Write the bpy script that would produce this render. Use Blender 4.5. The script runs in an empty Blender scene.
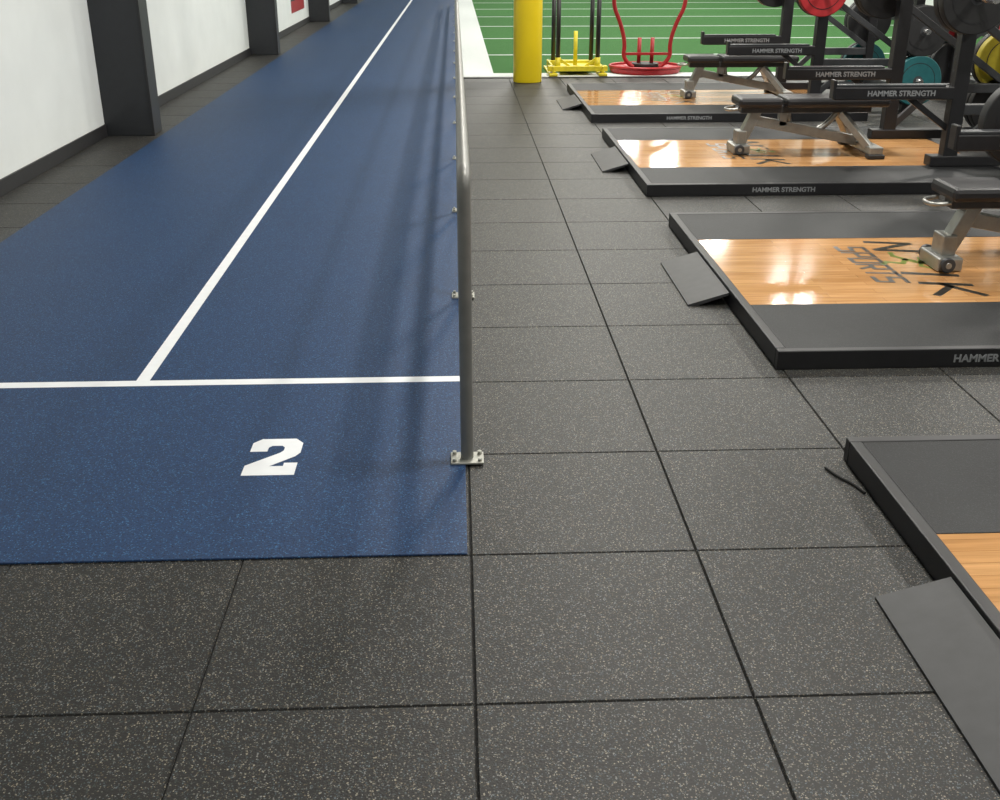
import bpy, bmesh, math, random
from mathutils import Vector, Matrix
random.seed(4)
S = bpy.context.scene
COL = S.collection
try:
    S.view_settings.view_transform = 'Standard'
    S.view_settings.look = 'None'
except Exception: pass

# ---------------- materials ----------------
def newmat(name):
    m = bpy.data.materials.new(name); m.use_nodes = True
    nt = m.node_tree; b = nt.nodes['Principled BSDF']
    return m, nt, b
def simple(name, col, rough=0.5, metal=0.0, var=0.12, scale=18, bump=0.0, coat=0.0):
    m, nt, b = newmat(name)
    tc = nt.nodes.new('ShaderNodeTexCoord')
    n = nt.nodes.new('ShaderNodeTexNoise'); n.inputs['Scale'].default_value = scale; n.inputs['Detail'].default_value = 4
    nt.links.new(tc.outputs['Object'], n.inputs['Vector'])
    r = nt.nodes.new('ShaderNodeValToRGB')
    r.color_ramp.elements[0].position = .3; r.color_ramp.elements[1].position = .7
    r.color_ramp.elements[0].color = tuple(c*(1-var) for c in col)+(1,)
    r.color_ramp.elements[1].color = tuple(min(1, c*(1+var)) for c in col)+(1,)
    nt.links.new(n.outputs['Fac'], r.inputs['Fac']); nt.links.new(r.outputs['Color'], b.inputs['Base Color'])
    b.inputs['Roughness'].default_value = rough; b.inputs['Metallic'].default_value = metal
    if coat: b.inputs['Coat Weight'].default_value = coat; b.inputs['Coat Roughness'].default_value = .12
    if bump:
        bp = nt.nodes.new('ShaderNodeBump'); bp.inputs['Strength'].default_value = bump; bp.inputs['Distance'].default_value = .003
        nt.links.new(n.outputs['Fac'], bp.inputs['Height']); nt.links.new(bp.outputs['Normal'], b.inputs['Normal'])
    return m
def speckle(name, base, flecks, scale=200, thr=.55, rough=.75, basevar=.3, bump=.35, spec=.3, size=.42):
    m, nt, b = newmat(name)
    L = nt.links; tc = nt.nodes.new('ShaderNodeTexCoord')
    dn = nt.nodes.new('ShaderNodeTexNoise'); dn.inputs['Scale'].default_value = scale*1.3; dn.inputs['Detail'].default_value = 1
    L.new(tc.outputs['Object'], dn.inputs['Vector'])
    va = nt.nodes.new('ShaderNodeVectorMath'); va.operation = 'MULTIPLY_ADD'
    va.inputs[1].default_value = (1.3/scale,)*3
    L.new(dn.outputs['Color'], va.inputs[0]); L.new(tc.outputs['Object'], va.inputs[2])
    v = nt.nodes.new('ShaderNodeTexVoronoi'); v.inputs['Scale'].default_value = scale
    L.new(va.outputs['Vector'], v.inputs['Vector'])
    sp = nt.nodes.new('ShaderNodeSeparateColor'); L.new(v.outputs['Color'], sp.inputs['Color'])
    gt = nt.nodes.new('ShaderNodeMath'); gt.operation = 'GREATER_THAN'; gt.inputs[1].default_value = thr
    L.new(sp.outputs['Green'], gt.inputs[0])
    lt = nt.nodes.new('ShaderNodeMath'); lt.operation = 'LESS_THAN'; lt.inputs[1].default_value = size
    L.new(v.outputs['Distance'], lt.inputs[0])
    mu = nt.nodes.new('ShaderNodeMath'); mu.operation = 'MULTIPLY'
    L.new(gt.outputs[0], mu.inputs[0]); L.new(lt.outputs[0], mu.inputs[1])
    fr = nt.nodes.new('ShaderNodeValToRGB'); fr.color_ramp.interpolation = 'CONSTANT'
    k = len(flecks)
    fr.color_ramp.elements[0].color = flecks[0]+(1,); fr.color_ramp.elements[1].color = flecks[1]+(1,); fr.color_ramp.elements[1].position = 1/k
    for i in range(2, k):
        e = fr.color_ramp.elements.new(i/k); e.color = flecks[i]+(1,)
    L.new(sp.outputs['Red'], fr.inputs['Fac'])
    n2 = nt.nodes.new('ShaderNodeTexNoise'); n2.inputs['Scale'].default_value = 2.2; n2.inputs['Detail'].default_value = 6
    L.new(tc.outputs['Object'], n2.inputs['Vector'])
    br = nt.nodes.new('ShaderNodeValToRGB')
    br.color_ramp.elements[0].position = .3; br.color_ramp.elements[1].position = .7
    br.color_ramp.elements[0].color = tuple(c*(1-basevar) for c in base)+(1,)
    br.color_ramp.elements[1].color = tuple(c*(1+basevar) for c in base)+(1,)
    L.new(n2.outputs['Fac'], br.inputs['Fac'])
    mx = nt.nodes.new('ShaderNodeMix'); mx.data_type = 'RGBA'
    L.new(mu.outputs[0], mx.inputs[0]); L.new(br.outputs['Color'], mx.inputs[6]); L.new(fr.outputs['Color'], mx.inputs[7])
    L.new(mx.outputs[2], b.inputs['Base Color'])
    b.inputs['Roughness'].default_value = rough
    b.inputs['Specular IOR Level'].default_value = spec
    n = nt.nodes.new('ShaderNodeTexNoise'); n.inputs['Scale'].default_value = scale*.8; n.inputs['Detail'].default_value = 2
    L.new(tc.outputs['Object'], n.inputs['Vector'])
    bp = nt.nodes.new('ShaderNodeBump'); bp.inputs['Strength'].default_value = bump; bp.inputs['Distance'].default_value = .002
    L.new(n.outputs['Fac'], bp.inputs['Height']); L.new(bp.outputs['Normal'], b.inputs['Normal'])
    return m

M_tile = speckle('rubber_tile', (.0115,.0110,.0100),
    [(.15,.14,.12),(.05,.065,.078),(.28,.25,.19),(.055,.05,.042),(.10,.125,.14),(.11,.085,.055),(.20,.20,.19),(.04,.05,.048)],
    scale=235, thr=.42, rough=.55, bump=.6, spec=.45)
M_gap = simple('tile_gap', (.004,.004,.004), .9)
M_blue = speckle('blue_rubber', (.0085,.034,.100), [(.022,.095,.22),(.003,.010,.03),(.045,.14,.28),(.004,.014,.045)], scale=200, thr=.45, rough=.58, basevar=.05, bump=.5, spec=.40)
M_white = simple('white_paint', (.80,.82,.84), .55, var=.03)
M_wall = simple('wall_paint', (.74,.77,.76), .7, var=.03, scale=3)
M_base = simple('black_vinyl', (.018,.018,.02), .5)
M_pillar = simple('pillar_grey', (.020,.022,.026), .5, var=.08)
M_ceil = simple('ceiling_paint', (.35,.35,.34), .8)
M_steelblk = simple('black_powdercoat', (.012,.012,.014), .42, var=.15)
M_gun = simple('gunmetal', (.06,.063,.068), .42, .4)
M_silver = simple('silver_frame', (.34,.34,.32), .36, .75)
M_rail = simple('galvanised_rail', (.21,.21,.20), .45, .5, var=.08)
M_plate = simple('base_plate_steel', (.42,.42,.38), .4, .8)
M_vinyl = simple('pad_vinyl', (.014,.014,.016), .45, bump=.1)
M_yellow = simple('yellow_pad', (.80,.60,.008), .42, var=.015, scale=4)
M_ysled = simple('yellow_steel', (.62,.52,.02), .4)
M_red = simple('red_steel', (.36,.015,.02), .38)
M_prub = speckle('platform_rubber', (.013,.014,.015), [(.035,.035,.037),(.02,.025,.03),(.04,.04,.045),(.028,.028,.03)], scale=260, thr=.6, rough=.6, bump=.3, spec=.35)
M_lab = simple('label_grey', (.26,.27,.28), .5)
M_logo = simple('logo_black', (.018,.016,.012), .3)
M_logoy = simple('logo_olive', (.16,.20,.03), .35)
M_bk = simple('bumper_black', (.012,.012,.013), .55)
M_rd = simple('bumper_red', (.36,.015,.02), .5)
M_tl = simple('bumper_teal', (.01,.10,.11), .5)
M_yl = simple('bumper_yellow', (.42,.34,.02), .5)
M_bar = simple('bar_chrome', (.45,.45,.45), .25, .9)
M_strap = simple('strap_black', (.008,.008,.008), .8)
M_gun2 = simple('ramp_steel', (.036,.037,.039), .55, .1, var=.15)

def turf(name, c1, c2):
    m, nt, b = newmat(name); L = nt.links
    tc = nt.nodes.new('ShaderNodeTexCoord'); n = nt.nodes.new('ShaderNodeTexNoise'); n.inputs['Scale'].default_value = 90; n.inputs['Detail'].default_value = 6
    L.new(tc.outputs['Object'], n.inputs['Vector'])
    r = nt.nodes.new('ShaderNodeValToRGB'); r.color_ramp.elements[0].position = .35; r.color_ramp.elements[1].position = .65
    r.color_ramp.elements[0].color = c1+(1,); r.color_ramp.elements[1].color = c2+(1,)
    L.new(n.outputs['Fac'], r.inputs['Fac']); L.new(r.outputs['Color'], b.inputs['Base Color'])
    b.inputs['Roughness'].default_value = .9; b.inputs['Specular IOR Level'].default_value = .2
    bp = nt.nodes.new('ShaderNodeBump'); bp.inputs['Strength'].default_value = .6; bp.inputs['Distance'].default_value = .01
    L.new(n.outputs['Fac'], bp.inputs['Height']); L.new(bp.outputs['Normal'], b.inputs['Normal'])
    return m
M_turf = turf('green_turf', (.020,.085,.017), (.050,.165,.040))
M_wturf = turf('white_turf', (.50,.53,.52), (.70,.73,.72))

def wood():
    m, nt, b = newmat('maple_platform'); L = nt.links
    tc = nt.nodes.new('ShaderNodeTexCoord')
    bk = nt.nodes.new('ShaderNodeTexBrick'); bk.inputs['Scale'].default_value = 1
    bk.inputs['Brick Width'].default_value = .62; bk.inputs['Row Height'].default_value = .057
    bk.inputs['Mortar Size'].default_value = .0006; bk.offset = .37
    bk.inputs['Color1'].default_value = (.60,.34,.15,1); bk.inputs['Color2'].default_value = (.48,.25,.097,1); bk.inputs['Mortar'].default_value = (.22,.09,.03,1)
    bk.inputs['Bias'].default_value = -.1
    L.new(tc.outputs['Object'], bk.inputs['Vector'])
    mp2 = nt.nodes.new('ShaderNodeMapping'); mp2.inputs['Scale'].default_value = (3, 45, 10)
    L.new(tc.outputs['Object'], mp2.inputs['Vector'])
    n = nt.nodes.new('ShaderNodeTexNoise'); n.inputs['Scale'].default_value = 1.3; n.inputs['Detail'].default_value = 6
    L.new(mp2.outputs['Vector'], n.inputs['Vector'])
    r = nt.nodes.new('ShaderNodeValToRGB'); r.color_ramp.elements[0].position = .3; r.color_ramp.elements[1].position = .7
    r.color_ramp.elements[0].color = (.78,.74,.68,1); r.color_ramp.elements[1].color = (1.08,1.06,1.03,1)
    L.new(n.outputs['Fac'], r.inputs['Fac'])
    mx = nt.nodes.new('ShaderNodeMix'); mx.data_type = 'RGBA'; mx.blend_type = 'MULTIPLY'; mx.inputs[0].default_value = 1
    L.new(bk.outputs['Color'], mx.inputs[6]); L.new(r.outputs['Color'], mx.inputs[7])
    L.new(mx.outputs[2], b.inputs['Base Color'])
    b.inputs['Roughness'].default_value = .11
    b.inputs['Specular IOR Level'].default_value = .5
    bp = nt.nodes.new('ShaderNodeBump'); bp.inputs['Strength'].default_value = .04; bp.inputs['Distance'].default_value = .001
    L.new(n.outputs['Fac'], bp.inputs['Height']); L.new(bp.outputs['Normal'], b.inputs['Normal'])
    return m
M_wood = wood()

# ---------------- geometry helpers ----------------
def empty(name, loc=(0,0,0)):
    e = bpy.data.objects.new(name, None); COL.objects.link(e); e.location = loc; e.empty_display_size = .1
    return e
def addobj(name, me, mat, parent=None, loc=(0,0,0)):
    o = bpy.data.objects.new(name, me); COL.objects.link(o)
    if mat: me.materials.append(mat)
    o.location = loc
    if parent: o.parent = parent
    return o
def box(name, lo, hi, mat, parent=None, bevel=0.0):
    bm = bmesh.new(); bmesh.ops.create_cube(bm, size=1)
    c = [(a+b)/2 for a, b in zip(lo, hi)]; s = [abs(b-a) for a, b in zip(lo, hi)]
    for v in bm.verts: v.co = Vector((v.co.x*s[0], v.co.y*s[1], v.co.z*s[2]))
    if bevel:
        bmesh.ops.bevel(bm, geom=bm.edges[:], offset=min(bevel, min(s)*.45), segments=2, affect='EDGES', profile=.5)
    me = bpy.data.meshes.new(name)
    bm.to_mesh(me); bm.free()
    return addobj(name, me, mat, parent, c)
def beam(name, p1, p2, w, h, mat, parent=None, bevel=.004):
    p1 = Vector(p1); p2 = Vector(p2); d = p2-p1; L = d.length
    z = d.normalized(); up = Vector((0,0,1)) if abs(z.z) < .95 else Vector((1,0,0))
    x = up.cross(z).normalized(); y = z.cross(x)
    R = Matrix((x, y, z)).transposed().to_4x4()
    bm = bmesh.new(); bmesh.ops.create_cube(bm, size=1)
    for v in bm.verts: v.co = Vector((v.co.x*w, v.co.y*h, v.co.z*L))
    if bevel: bmesh.ops.bevel(bm, geom=bm.edges[:], offset=bevel, segments=2, affect='EDGES', profile=.5)
    bm.transform(R); me = bpy.data.meshes.new(name); bm.to_mesh(me); bm.free()
    return addobj(name, me, mat, parent, (p1+p2)/2)
def cyl(name, p1, p2, r, mat, parent=None, r2=None, seg=32, bevel=0):
    p1 = Vector(p1); p2 = Vector(p2); d = p2-p1
    bm = bmesh.new(); bmesh.ops.create_cone(bm, cap_ends=True, segments=seg, radius1=r, radius2=r if r2 is None else r2, depth=d.length)
    if bevel:
        es = [e for e in bm.edges if any(len(f.verts) > 4 for f in e.link_faces)]
        bmesh.ops.bevel(bm, geom=es, offset=bevel, segments=3, affect='EDGES', profile=.5)
    for f in bm.faces: f.smooth = len(f.verts) == 4
    bm.transform(d.to_track_quat('Z', 'Y').to_matrix().to_4x4())
    me = bpy.data.meshes.new(name); bm.to_mesh(me); bm.free()
    return addobj(name, me, mat, parent, (p1+p2)/2)
def tube(name, pts, r, mat, parent=None, smooth=True, cyclic=False):
    cu = bpy.data.curves.new(name, 'CURVE'); cu.dimensions = '3D'; cu.bevel_depth = r; cu.bevel_resolution = 4; cu.use_fill_caps = True; cu.resolution_u = 8
    if smooth:
        sp = cu.splines.new('NURBS'); sp.points.add(len(pts)-1); sp.order_u = 3; sp.use_endpoint_u = not cyclic
    else:
        sp = cu.splines.new('POLY'); sp.points.add(len(pts)-1)
    sp.use_cyclic_u = cyclic
    for p, q in zip(sp.points, pts): p.co = (*q, 1)
    o = bpy.data.objects.new('tmp', cu); COL.objects.link(o)
    dg = bpy.context.evaluated_depsgraph_get(); me = bpy.data.meshes.new_from_object(o.evaluated_get(dg))
    bpy.data.objects.remove(o); bpy.data.curves.remove(cu)
    for f in me.polygons: f.use_smooth = True
    me.materials.clear(); me.name = name
    return addobj(name, me, mat, parent)
def poly(name, pts, z, mat, parent=None, th=.001):
    bm = bmesh.new(); vs = [bm.verts.new((x, y, z)) for x, y in pts]; f = bm.faces.new(vs)
    f.normal_update()
    if f.normal.z < 0: f.normal_flip()
    r = bmesh.ops.extrude_face_region(bm, geom=[f])
    for v in r['geom']:
        if isinstance(v, bmesh.types.BMVert): v.co.z += th
    bmesh.ops.recalc_face_normals(bm, faces=bm.faces[:])
    bmesh.ops.triangulate(bm, faces=bm.faces[:])
    me = bpy.data.meshes.new(name); bm.to_mesh(me); bm.free()
    return addobj(name, me, mat, parent)
def text(name, s, size, loc, rotm, mat, parent=None, ext=.0008, sx=1.0, bold=.0, shear=0):
    cu = bpy.data.curves.new(name, 'FONT'); cu.body = s; cu.size = size; cu.extrude = ext; cu.offset = bold; cu.shear = shear
    o = bpy.data.objects.new('tmp', cu); COL.objects.link(o)
    dg = bpy.context.evaluated_depsgraph_get(); me = bpy.data.meshes.new_from_object(o.evaluated_get(dg))
    bpy.data.objects.remove(o); bpy.data.curves.remove(cu)
    me.transform(Matrix.Scale(sx, 4, (1,0,0))); me.transform(rotm.to_4x4()); me.materials.clear()
    return addobj(name, me, mat, parent, loc)
def axes(x, y):
    x = Vector(x); y = Vector(y); z = x.cross(y)
    return Matrix((x, y, z)).transposed()

# ---------------- room ----------------
XL, XR, YB, YF, ZC = -2.96, 9.0, -3.6, 46.0, 5.6
T = .61; X0 = .02; Y0 = 1.855
bm = bmesh.new()
def quad(bm, a, b, c, d, mi=0):
    f = bm.faces.new([bm.verts.new(p) for p in (a, b, c, d)]); f.material_index = mi
def tile(x0, x1, y0, y1):
    g = .0010; c = .0035; d = .006
    x0 += g; x1 -= g; y0 += g; y1 -= g
    o = [bm.verts.new(p) for p in ((x0,y0,-d),(x1,y0,-d),(x1,y1,-d),(x0,y1,-d))]
    i = [bm.verts.new(p) for p in ((x0+c,y0+c,0),(x1-c,y0+c,0),(x1-c,y1-c,0),(x0+c,y1-c,0))]
    bm.faces.new(i)
    for k in range(4): bm.faces.new((o[k], o[(k+1)%4], i[(k+1)%4], i[k]))
TY = Y0+19*T-.2
for i in range(-5, 15):
    xa, xb = max(XL, X0+i*T), min(XR, X0+(i+1)*T)
    if xb <= xa: continue
    for j in range(-9, 75):
        ya, yb = max(YB, Y0+j*T), Y0+(j+1)*T
        if i >= 0:
            if ya >= TY: continue
            yb = min(yb, TY)
        elif i > -5 and ya > 3: continue
        if yb > YF: continue
        if yb > ya: tile(xa, xb, ya, yb)
quad(bm, (XL,YB,-.006), (XR,YB,-.006), (XR,YF,-.006), (XL,YF,-.006), 1)
me = bpy.data.meshes.new('floor'); bm.to_mesh(me); bm.free()
fl = addobj('floor', me, M_tile); me.materials.append(M_gap)

def slab(name, lo, hi, mat): return box(name, lo, hi, mat)
slab('wall_left', (XL-.15,YB-.15,-.01), (XL,YF,ZC), M_wall)
slab('wall_right', (XR,YB-.15,-.01), (XR+.15,YF,ZC), M_wall)
slab('wall_front', (XL-.15,YF,-.01), (XR+.15,YF+.15,ZC), M_wall)
slab('wall_back', (XL,YB-.15,-.01), (XR,YB,ZC), M_wall)
slab('ceiling', (XL-.15,YB-.15,ZC), (XR+.15,YF+.15,ZC+.15), M_ceil)
PY = [2.35, 9.25, 16.15, 23.0, 29.8, 36.6]
PD = .30
e = empty('baseboard_left')
ys = [YB]+sum([[p, p+PD] for p in PY], [])+[YF]
for k in range(0, len(ys), 2):
    box('board_%d' % (k//2+1), (XL,ys[k],0), (XL+.015,ys[k+1],.10), M_base, e, .003)
box('baseboard_right', (XR-.015,YB,0), (XR,YF,.11), M_base)
for p in PY:
    e = empty('wall_pillar')
    box('column_body', (XL,p,0), (-2.565,p+PD,ZC), M_pillar, e, .006)
    box('corner_trim', (-2.567,p-.004,0), (-2.55,p+.03,ZC), M_base, e)

e = empty('wall_banner')
box('red_panel', (XL,20.6,.30), (XL+.01,22.3,.50), M_red, e)
box('black_panel', (XL,20.6,.50), (XL+.01,22.3,.72), M_base, e)

# ---------------- blue sprint track ----------------
e = empty('running_track')
box('blue_mat', (-2.50,2.467,-.001), (.010,18.6,.005), M_blue, e, .002)
box('blue_mat_far', (-2.50,18.606,-.001), (.010,45.5,.005), M_blue, e, .002)
box('lane_line', (-1.215,3.71,.0045), (-1.165,45.5,.0056), M_white, e)
box('start_line', (-2.50,3.683,.0045), (.009,3.735,.0058), M_white, e)
two = [(0,0),(1,0),(1,.45),(.74,.45),(.74,.33),(.47,.33),(.92,.70),(1,.84),(1,1.22),(.84,1.4),(.16,1.4),(0,1.24),(0,.90),(.34,.90),(.34,1.05),(.40,1.12),(.60,1.12),(.66,1.05),(.66,.93),(.60,.84),(0,.36)]
poly('lane_number', [(-.683+.163*x, 2.945+.26*y/1.4) for x, y in two], .0045, M_white, e, .0012)

# ---------------- turf ----------------
e = empty('turf_field')
box('turf_green', (.45,13.62,-.004), (XR-.02,45.5,.012), M_turf, e)
box('border_left', (.06,TY+.02,-.004), (.46,45.5,.013), M_wturf, e)
box('border_near', (.46,TY+.02,-.004), (XR-.02,13.63,.013), M_wturf, e)
k = 0; y = 15.9
while y < 44:
    k += 1; box('yard_line_%d' % k, (.46,y-.04,.011), (XR-.3,y+.04,.0135), M_wturf, e); y += 2.74
box('edge_trim', (.02,13.2,-.002), (XR-.02,TY+.02,.010), M_base, e, .003)

# ---------------- handrail ----------------
e = empty('handrail'); hx = .016; HR = .91
posts = [3.03+1.69*k for k in range(0, 16)]
R = .020
tube('top_rail', [(hx,3.03,.013),(hx,3.03,.3),(hx,3.03,.60),(hx,3.03,HR-.07),(hx,3.032,HR-.02),(hx,3.06,HR),(hx,3.12,HR),(hx,3.5,HR),(hx,posts[-1],HR)], R, M_rail, e)
for k, p in enumerate(posts):
    if k: cyl('post_%d' % (k+1), (hx,p,.012), (hx,p,HR), R*.85, M_rail, e)
    box('plate_%d' % (k+1), (hx-.052,p-.04,.0052), (hx+.052,p+.04,.013), M_plate, e, .002)
    for sx in (-1, 1):
        for sy in (-1, 1):
            cyl('bolt_%d_%d%d' % (k+1, sx+1, sy+1), (hx+sx*.040,p+sy*.026,.013), (hx+sx*.040,p+sy*.026,.023), .007, M_plate, e, seg=6)
cyl('mid_rail', (hx,3.05,.50), (hx,posts[-1],.50), R*.9, M_rail, e)

# ---------------- yellow column ----------------
e = empty('padded_column')
cyl('pad', (.83,12.87,0), (.83,12.87,2.4), .165, M_yellow, e, seg=64, bevel=.01)
cyl('column_core', (.83,12.87,2.4), (.83,12.87,ZC), .13, M_yellow, e, seg=48)

# ---------------- lifting platforms ----------------
PX0, PX1, PH = 1.215, 3.75, .075
def platform(y0):
    y1 = y0+2.26; yc = (y0+y1)/2
    e = empty('lifting_platform')
    box('core', (PX0+.01,y0+.01,0), (PX1-.01,y1-.01,PH-.012), M_steelblk, e)
    fw = .038
    box('frame_near', (PX0,y0,0), (PX1,y0+fw,PH+.002), M_steelblk, e, .004)
    box('frame_far', (PX0,y1-fw,0), (PX1,y1,PH+.002), M_steelblk, e, .004)
    box('frame_left', (PX0,y0+fw,0), (PX0+fw,y1-fw,PH+.002), M_steelblk, e, .004)
    box('frame_right', (PX1-fw,y0+fw,0), (PX1,y1-fw,PH+.002), M_steelblk, e, .004)
    w0, w1 = yc-.555, yc+.53
    box('rubber_near', (PX0+fw,y0+fw,PH-.013), (PX1-fw,w0-.003,PH), M_prub, e, .002)
    box('rubber_far', (PX0+fw,w1+.003,PH-.013), (PX1-fw,y1-fw,PH), M_prub, e, .002)
    box('wood_deck', (PX0+fw,w0,PH-.013), (PX1-fw,w1,PH-.001), M_wood, e)
    bm = bmesh.new(); ra, rb = yc-.345, yc+.345
    prof = [(PX0-.185,0),(PX0-.185,.008),(PX0-.002,.062),(PX0-.002,.050),(PX0-.15,0)]
    A = [bm.verts.new((x,ra,z)) for x, z in prof]; B = [bm.verts.new((x,rb,z)) for x, z in prof]
    n = len(prof)
    for i in range(n): bm.faces.new((A[i],A[(i+1)%n],B[(i+1)%n],B[i]))
    bm.faces.new(A[::-1]); bm.faces.new(B); bmesh.ops.recalc_face_normals(bm, faces=bm.faces[:])
    me = bpy.data.meshes.new('ramp'); bm.to_mesh(me); bm.free(); addobj('ramp', me, M_gun2, e)
    text('frame_label', 'HAMMER STRENGTH', .042, (1.90,y0-.001,.024), axes((1,0,0),(0,0,1)), M_lab, e, bold=.0012, sx=1.05)
    # inlaid logo: u runs along -Y, v runs along +X
    def stroke(nm, pts, w=.030, m=M_logo, u0=.45, v0=2.12):
        for q in range(len(pts)-1):
            a = Vector(pts[q]); b = Vector(pts[q+1]); d = (b-a).normalized(); nrm = Vector((-d.y, d.x))*w/2
            a2 = a-d*w*.35; b2 = b+d*w*.35
            P = [a2+nrm, b2+nrm, b2-nrm, a2-nrm]
            poly('%s_%d' % (nm, q+1), [(v0+p.y, yc+u0-p.x) for p in P], PH-.0014+.00006*q, m, e, .0010)
    H = .21
    stroke('logo_n', [(.0,0),(.04,H),(.15,0),(.19,H)], .036)
    stroke('logo_bar', [(.56,-.02),(.61,H)], .038)
    stroke('logo_k', [(.72,0),(.76,H)], .038); stroke('logo_k_upper', [(.745,H*.42),(.91,H)], .036); stroke('logo_k_lower', [(.78,H*.52),(.90,0)], .036)
    stroke('runner_body', [(.33,.08),(.38,.12),(.42,.17)], .040, M_logoy)
    stroke('runner_leg_a', [(.33,.08),(.40,.04),(.37,-.03),(.41,-.06)], .026, M_logoy)
    stroke('runner_leg_b', [(.33,.08),(.27,.04),(.21,.05)], .026, M_logoy)
    stroke('runner_arm', [(.30,.16),(.37,.14),(.45,.11),(.50,.16)], .022, M_logoy)
    stroke('runner_head', [(.43,.215),(.455,.225)], .042, M_logoy)
    stroke('swoosh', [(.22,.19),(.28,.215),(.35,.22)], .018, M_logo)
    # word SPORTS from block strokes
    h = .135; w = .072; g = {
        'S': [[(w,h),(0,h),(0,h*.52),(w,h*.48),(w,0),(0,0)]],
        'P': [[(0,0),(0,h),(w,h),(w,h*.45),(0,h*.45)]],
        'O': [[(0,0),(0,h),(w,h),(w,0),(0,0)]],
        'R': [[(0,0),(0,h),(w,h),(w,h*.45),(0,h*.45)],[(w*.4,h*.45),(w,0)]],
        'T': [[(w/2,0),(w/2,h)],[(-.006,h),(w+.006,h)]]}
    for q, ch in enumerate('SPORTS'):
        for r_, st in enumerate(g[ch]):
            stroke('word_%s_%d_%d' % (ch.lower(), q+1, r_+1), [(x+.06+q*.106+y*.12, y) for x, y in st], .022, M_logo, .42, 1.93)
    return e
P0 = [.74, 3.76, 6.78, 9.80]
for y in P0: platform(y)

# ---------------- racks ----------------
def bumper(name, x, y, z, r, th, mat, parent):
    o = cyl(name, (x,y-th/2,z), (x,y+th/2,z), r, mat, parent, seg=48, bevel=.008)
    cyl(name+'_hub', (x,y-th/2-.003,z), (x,y+th/2+.003,z), .045, M_gun, parent, seg=24)
    cyl(name+'_rim', (x,y-th/2-.002,z), (x,y+th/2+.002,z), r*.72, M_steelblk, parent, seg=40)
    cyl(name+'_face', (x,y-th/2-.0025,z), (x,y+th/2+.0025,z), r*.69, mat, parent, seg=40)
    return o
XF = 3.41
def rack(yc, xf=XF, s=1, z0=.077, plates=((.28,M_tl),(.72,M_bk),(1.2,M_bk)), arms=True, jz=1.17):
    e = empty('power_rack'); xr = xf+s*.90
    for k, dy in enumerate((-.56,.56)):
        y = yc+dy
        zb = z0
        box('upright_front_%d' % (k+1), (xf-.05,y-.045,zb), (xf+.05,y+.045,2.45), M_steelblk, e, .006)
        box('upright_rear_%d' % (k+1), (xr-.04,y-.04,0.0), (xr+.04,y+.04,2.45), M_steelblk, e, .006)
        box('foot_%d' % (k+1), (min(xf,xr)-.14,y-.055,zb), (max(xf,xr)+.06,y+.055,zb+.07), M_steelblk, e, .006)
        box('side_low_%d' % (k+1), (min(xf,xr)+.03,y-.03,.42), (max(xf,xr)-.03,y+.03,.49), M_gun, e, .005)
        box('side_top_%d' % (k+1), (min(xf,xr)+.03,y-.035,2.36), (max(xf,xr)-.03,y+.035,2.44), M_steelblk, e, .005)
        for q in range(22):
            z = .35+q*.09
            cyl('hole_%d_%d' % (k+1, q), (xf-s*.0515,y,z), (xf-s*.049,y,z), .010, M_gun, e, seg=10)
        beam('brace_%d' % (k+1), (xf,y,.14), (xf+s*.32,y,.45), .04, .05, M_gun, e)
        beam('rear_brace_%d' % (k+1), (xr-s*.03,y,.50), (xf+s*.04,y,1.05), .04, .05, M_gun, e)
        box('jhook_%d' % (k+1), (xf+.05 if s<0 else xf-.15,y-.035,jz-.04), (xf+.15 if s<0 else xf-.05,y+.035,jz), M_steelblk, e, .006)
        xa = xf-s*.14
        box('jhook_lip_%d' % (k+1), (xa-.012,y-.035,jz-.04), (xa+.012,y+.035,jz+.06), M_steelblk, e, .006)
        box('jhook_back_%d' % (k+1), (xf-s*.058-.010,y-.035,jz-.07), (xf-s*.058+.010,y+.035,jz+.15), M_gun, e, .004)
        if arms:
            xe = xf-s*.86
            box('spotter_arm_%d' % (k+1), (min(xe,xf-s*.04),y-.045,.525), (max(xe,xf-s*.04),y+.045,.61), M_steelblk, e, .008)
            box('spotter_pad_%d' % (k+1), (min(xe,xf-s*.10),y-.035,.61), (max(xe,xf-s*.10),y+.035,.625), M_gun, e, .004)
            box('spotter_tip_%d' % (k+1), (xe-.012,y-.04,.53), (xe+.012,y+.04,.655), M_steelblk, e, .006)
            beam('spotter_strut_%d' % (k+1), (xf-s*.04,y,.33), (xf-s*.34,y,.54), .03, .04, M_steelblk, e)
            if s > 0: text('arm_label_%d' % (k+1), 'HAMMER STRENGTH', .050, (xe+.22,y-.047,.552), axes((1,0,0),(0,0,1)), M_lab, e, bold=.0015)
        o = -1 if k == 0 else 1
        for q, (z, m) in enumerate(plates):
            cyl('peg_%d_%d' % (k+1, q), (xr,y+o*.04,z+.03), (xr,y+o*.30,z+.03), .024, M_bar, e, seg=20)
            r = .225 if q < 2 else .16
            for w in range(2):
                mm = m if w == 0 else M_bk
                if o < 0: mm = m if w == 1 else M_bk
                bumper('stored_plate_%d_%d_%d' % (k+1, q, w), xr, y+o*(.10+.085*w), z+.03, r, .07, mm, e)
    box('cross_top_front', (xf-.04,yc-.54,2.36), (xf+.04,yc+.54,2.44), M_steelblk, e, .005)
    box('cross_top_rear', (xr-.035,yc-.54,2.36), (xr+.035,yc+.54,2.44), M_steelblk, e, .005)
    box('cross_low_rear', (xr-.03,yc-.54,.14), (xr+.03,yc+.54,.22), M_gun, e, .005)
    box('cross_mid_rear', (xr-.03,yc-.54,1.0), (xr+.03,yc+.54,1.08), M_gun, e, .005)
    box('name_plate', (xr-.04,yc-.30,1.55), (xr-.03,yc+.30,1.80), M_red, e, .003)
    return e
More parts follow.
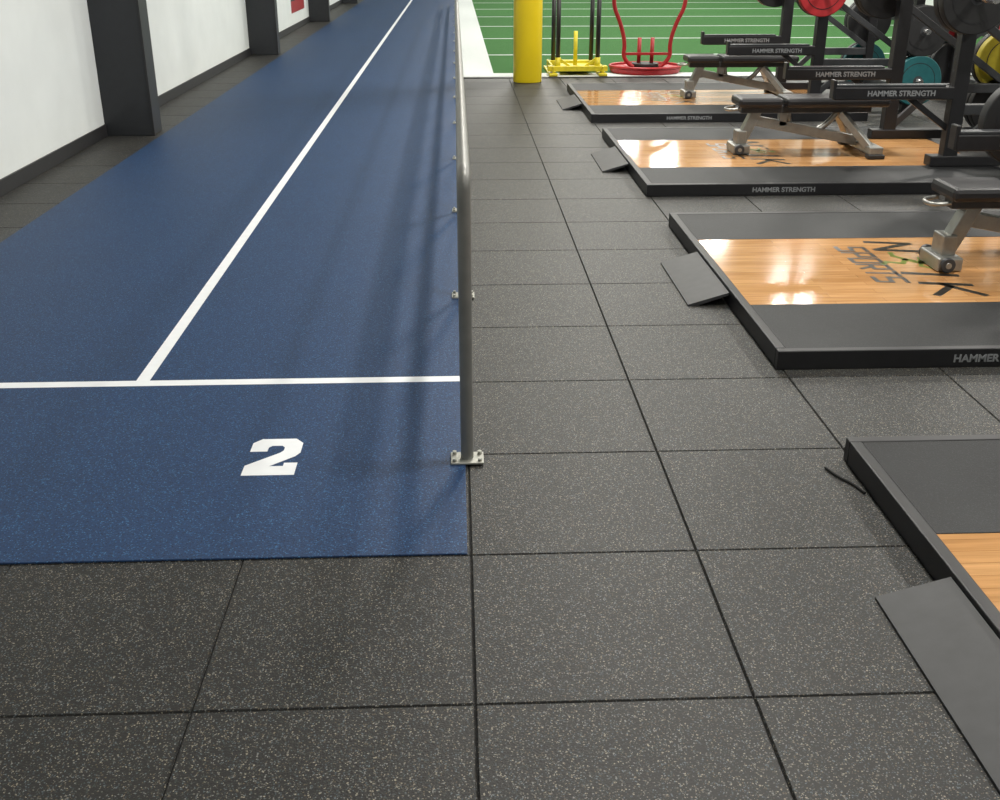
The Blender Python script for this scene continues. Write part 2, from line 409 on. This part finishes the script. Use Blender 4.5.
def barbell(x, yc, z, mats):
    e = empty('barbell')
    cyl('shaft', (x,yc-.66,z), (x,yc+.66,z), .0145, M_bar, e)
    for s in (-1, 1):
        cyl('collar_%d' % (s+1), (x,yc+s*.655,z), (x,yc+s*.685,z), .035, M_bar, e)
        cyl('sleeve_%d' % (s+1), (x,yc+s*.685,z), (x,yc+s*1.09,z), .025, M_bar, e)
        for q, m in enumerate(mats):
            bumper('plate_%d_%d' % (s+1, q), x, yc+s*(.725+.078*q), z, .225, .074, m, e)
YC = [y+1.13 for y in P0]
rack(YC[0]); rack(YC[1]); rack(YC[2], plates=((.28,M_bk),(.62,M_yl),(1.2,M_bk)), jz=1.17); rack(YC[3], jz=1.09)
barbell(XF-.099, YC[2], 1.17+.0145, [M_bk, M_bk])
barbell(XF-.099, YC[3], 1.09+.0145, [M_bk, M_rd])
barbell(2.98, YC[1], .625+.0146, [M_bk])
rack(YC[3], xf=6.15, s=-1, z0=0, plates=((.28,M_bk),(.72,M_rd),(1.2,M_rd)))
rack(YC[2], xf=6.15, s=-1, z0=0, plates=((.28,M_tl),(.72,M_bk),(1.2,M_bk)))

# ---------------- benches ----------------
def bench(x0, yc, z0=.0765, Lb=1.10):
    e = empty('weight_bench')
    x1 = x0+Lb; zt = z0+.40
    box('seat_pad', (x0,yc-.14,zt-.065), (x0+.32,yc+.14,zt), M_vinyl, e, .022)
    box('back_pad', (x0+.34,yc-.15,zt-.065), (x1,yc+.15,zt), M_vinyl, e, .022)
    beam('seat_support', (x0+.04,yc,zt-.09), (x0+.34,yc,zt-.09), .09, .05, M_gun, e)
    beam('back_support', (x0+.34,yc,zt-.09), (x1-.10,yc,zt-.09), .09, .05, M_gun, e)
    beam('spine', (x0+.10,yc,z0+.24), (x1-.12,yc,z0+.07), .06, .07, M_silver, e)
    beam('front_leg', (x0+.16,yc,zt-.10), (x0+.05,yc,z0+.05), .08, .07, M_silver, e)
    box('front_foot', (x0-.01,yc-.11,z0), (x0+.11,yc+.11,z0+.065), M_silver, e, .008)
    box('foot_upright', (x0+.02,yc-.06,z0+.06), (x0+.09,yc+.06,z0+.16), M_silver, e, .006)
    for s in (-1, 1):
        cyl('wheel_%d' % (s+1), (x0+.03,yc+s*.112,z0+.036), (x0+.03,yc+s*.135,z0+.036), .036, M_gun, e, bevel=.006)
        cyl('wheel_hub_%d' % (s+1), (x0+.03,yc+s*.11,z0+.036), (x0+.03,yc+s*.139,z0+.036), .014, M_silver, e)
        beam('rear_leg_%d' % (s+1), (x1-.32,yc+s*.04,zt-.12), (x1-.14,yc+s*.24,z0+.05), .05, .05, M_silver, e)
        box('rubber_foot_%d' % (s+1), (x1-.19,yc+s*.30-.04,z0), (x1-.07,yc+s*.30+.04,z0+.03), M_bk, e, .006)
    box('rear_foot', (x1-.18,yc-.32,z0+.025), (x1-.08,yc+.32,z0+.08), M_silver, e, .008)
    tube('ratchet_arc', [(x0+.44,yc,z0+.17),(x0+.38,yc,z0+.26),(x0+.42,yc,z0+.34)], .018, M_silver, e)
    tube('ratchet_arc_rear', [(x0+.58,yc,z0+.13),(x0+.72,yc,z0+.19),(x0+.78,yc,z0+.32)], .022, M_silver, e)
    beam('hinge_post', (x0+.36,yc,z0+.19), (x0+.36,yc,zt-.10), .06, .06, M_silver, e)
    tube('grip_handle', [(x0+.02,yc-.07,zt-.08),(x0-.05,yc-.07,zt-.09),(x0-.07,yc,zt-.09),(x0-.05,yc+.07,zt-.09),(x0+.02,yc+.07,zt-.08)], .010, M_silver, e)
bench(2.27, YC[1]); bench(2.03, YC[2]); bench(2.27, YC[3]); bench(2.25, YC[0])

tube('lifting_strap', [(1.135,2.93,.005),(1.15,2.87,.005),(1.185,2.82,.005),(1.20,2.76,.005)], .004, M_strap)

# ---------------- sleds ----------------
def yellow_sled(x, y, z=.013):
    e = empty('push_sled')
    for s in (-1, 1):
        box('skid_%d' % (s+1), (x+s*.30-.05,y,z), (x+s*.30+.05,y+.95,z+.03), M_ysled, e, .006)
        box('skid_wall_%d' % (s+1), (x+s*.30-.012,y+.03,z+.03), (x+s*.30+.012,y+.92,z+.11), M_ysled, e, .004)
        cyl('push_pole_%d' % (s+1), (x+s*.24,y+.14,z+.07), (x+s*.24,y+.14,1.15), .027, M_steelblk, e)
        cyl('pole_socket_%d' % (s+1), (x+s*.24,y+.14,z+.06), (x+s*.24,y+.14,.22), .034, M_ysled, e)
        cyl('far_pole_%d' % (s+1), (x+s*.24,y+.80,z+.07), (x+s*.24,y+.80,1.15), .027, M_steelblk, e)
        beam('gusset_%d' % (s+1), (x+s*.22,y+.14,.20), (x+s*.06,y+.14,.09), .03, .03, M_ysled, e)
    box('cross_near', (x-.36,y+.08,z+.05), (x+.36,y+.20,z+.11), M_ysled, e, .006)
    box('cross_far', (x-.32,y+.75,z+.05), (x+.32,y+.86,z+.11), M_ysled, e, .006)
    box('deck', (x-.20,y+.20,z+.04), (x+.20,y+.75,z+.08), M_ysled, e, .006)
    cyl('weight_horn', (x,y+.42,z+.08), (x,y+.42,.50), .024, M_ysled, e)
yellow_sled(1.47, 13.25)
def red_sled(x, y, z=.013):
    e = empty('drag_sled')
    bm = bmesh.new(); bmesh.ops.create_cone(bm, cap_ends=True, segments=48, radius1=.42, radius2=.45, depth=.07)
    bmesh.ops.bevel(bm, geom=[q for q in bm.edges if any(len(f.verts) > 4 for f in q.link_faces)], offset=.012, segments=3, affect='EDGES')
    for v in bm.verts: v.co.y *= .85
    me = bpy.data.meshes.new('base_dish'); bm.to_mesh(me); bm.free(); addobj('base_dish', me, M_red, e, (x,y+.38,z+.035))
    tube('base_rim', [(x+.44*math.cos(a),y+.38+.375*math.sin(a),z+.08) for a in [k*math.pi/12 for k in range(24)]], .016, M_red, e, cyclic=True)
    for s in (-1, 1):
        tube('side_frame_%d' % (s+1), [(x+s*.16,y+.30,z+.07),(x+s*.30,y+.30,z+.16),(x+s*.27,y+.30,.36),(x+s*.34,y+.30,.60),(x+s*.44,y+.28,.80),(x+s*.42,y+.28,1.0),(x+s*.34,y+.30,1.14)], .025, M_red, e)
        cyl('weight_post_%d' % (s+1), (x+s*.08,y+.40,z+.06), (x+s*.08,y+.40,.42), .024, M_red, e)
    tube('top_handle', [(x-.34,y+.30,1.14),(x-.2,y+.30,1.2),(x+.2,y+.30,1.2),(x+.34,y+.30,1.14)], .025, M_red, e)
    beam('lower_bar', (x-.30,y+.30,.24), (x+.30,y+.30,.24), .03, .03, M_red, e)
    cyl('loaded_plate', (x,y+.40,z+.07), (x,y+.40,z+.11), .17, M_bk, e, bevel=.006)
red_sled(2.34, 13.28)

def kettlebell(x, y, z=.013, m=M_bk):
    e = empty('kettlebell')
    bm = bmesh.new(); bmesh.ops.create_uvsphere(bm, u_segments=28, v_segments=16, radius=.095)
    for v in bm.verts:
        if v.co.z < -.075: v.co.z = -.075
    for f in bm.faces: f.smooth = True
    me = bpy.data.meshes.new('bell'); bm.to_mesh(me); bm.free(); addobj('bell', me, m, e, (x,y,z+.075))
    tube('handle', [(x-.05,y,z+.15),(x-.07,y,z+.22),(x-.03,y,z+.25),(x+.03,y,z+.25),(x+.07,y,z+.22),(x+.05,y,z+.15)], .014, m, e)
kettlebell(4.9, 13.4); kettlebell(5.15, 13.4, m=M_rd); kettlebell(5.4, 13.4)

# ---------------- lights ----------------
def fixture(x, y, power):
    e = empty('ceiling_light')
    box('housing', (x-.36,y-.36,5.10), (x+.36,y+.36,5.18), M_white, e, .01)
    for s in (-1, 1):
        cyl('hanger_%d' % (s+1), (x+s*.3,y,5.18), (x+s*.3,y,ZC), .006, M_silver, e, seg=8)
    ld = bpy.data.lights.new('lamp', 'AREA'); ld.shape = 'RECTANGLE'; ld.size = .64; ld.size_y = .60; ld.energy = power; ld.color = (1,.965,.90)
    o = bpy.data.objects.new('lamp', ld); COL.objects.link(o); o.location = (x,y,5.09); o.parent = e
for y, p in ((-1.5,85), (3.5,190), (8.5,245), (13.5,245), (19.5,245), (26,245), (33,245), (40,245)):
    fixture(1.7, y, p); fixture(6.4, y, p)
w = bpy.data.worlds.new('World'); S.world = w; w.use_nodes = True
w.node_tree.nodes['Background'].inputs[0].default_value = (.6,.62,.65,1); w.node_tree.nodes['Background'].inputs[1].default_value = .3

# ---------------- camera ----------------
cd = bpy.data.cameras.new('camera'); cam = bpy.data.objects.new('camera', cd); COL.objects.link(cam)
cd.sensor_width = 36; cd.lens = 1064*36/1000; cd.clip_end = 200
cam.location = (0,0,1.52)
cam.rotation_euler = (math.radians(90-23.38), 0, math.radians(-2.27))
S.camera = cam
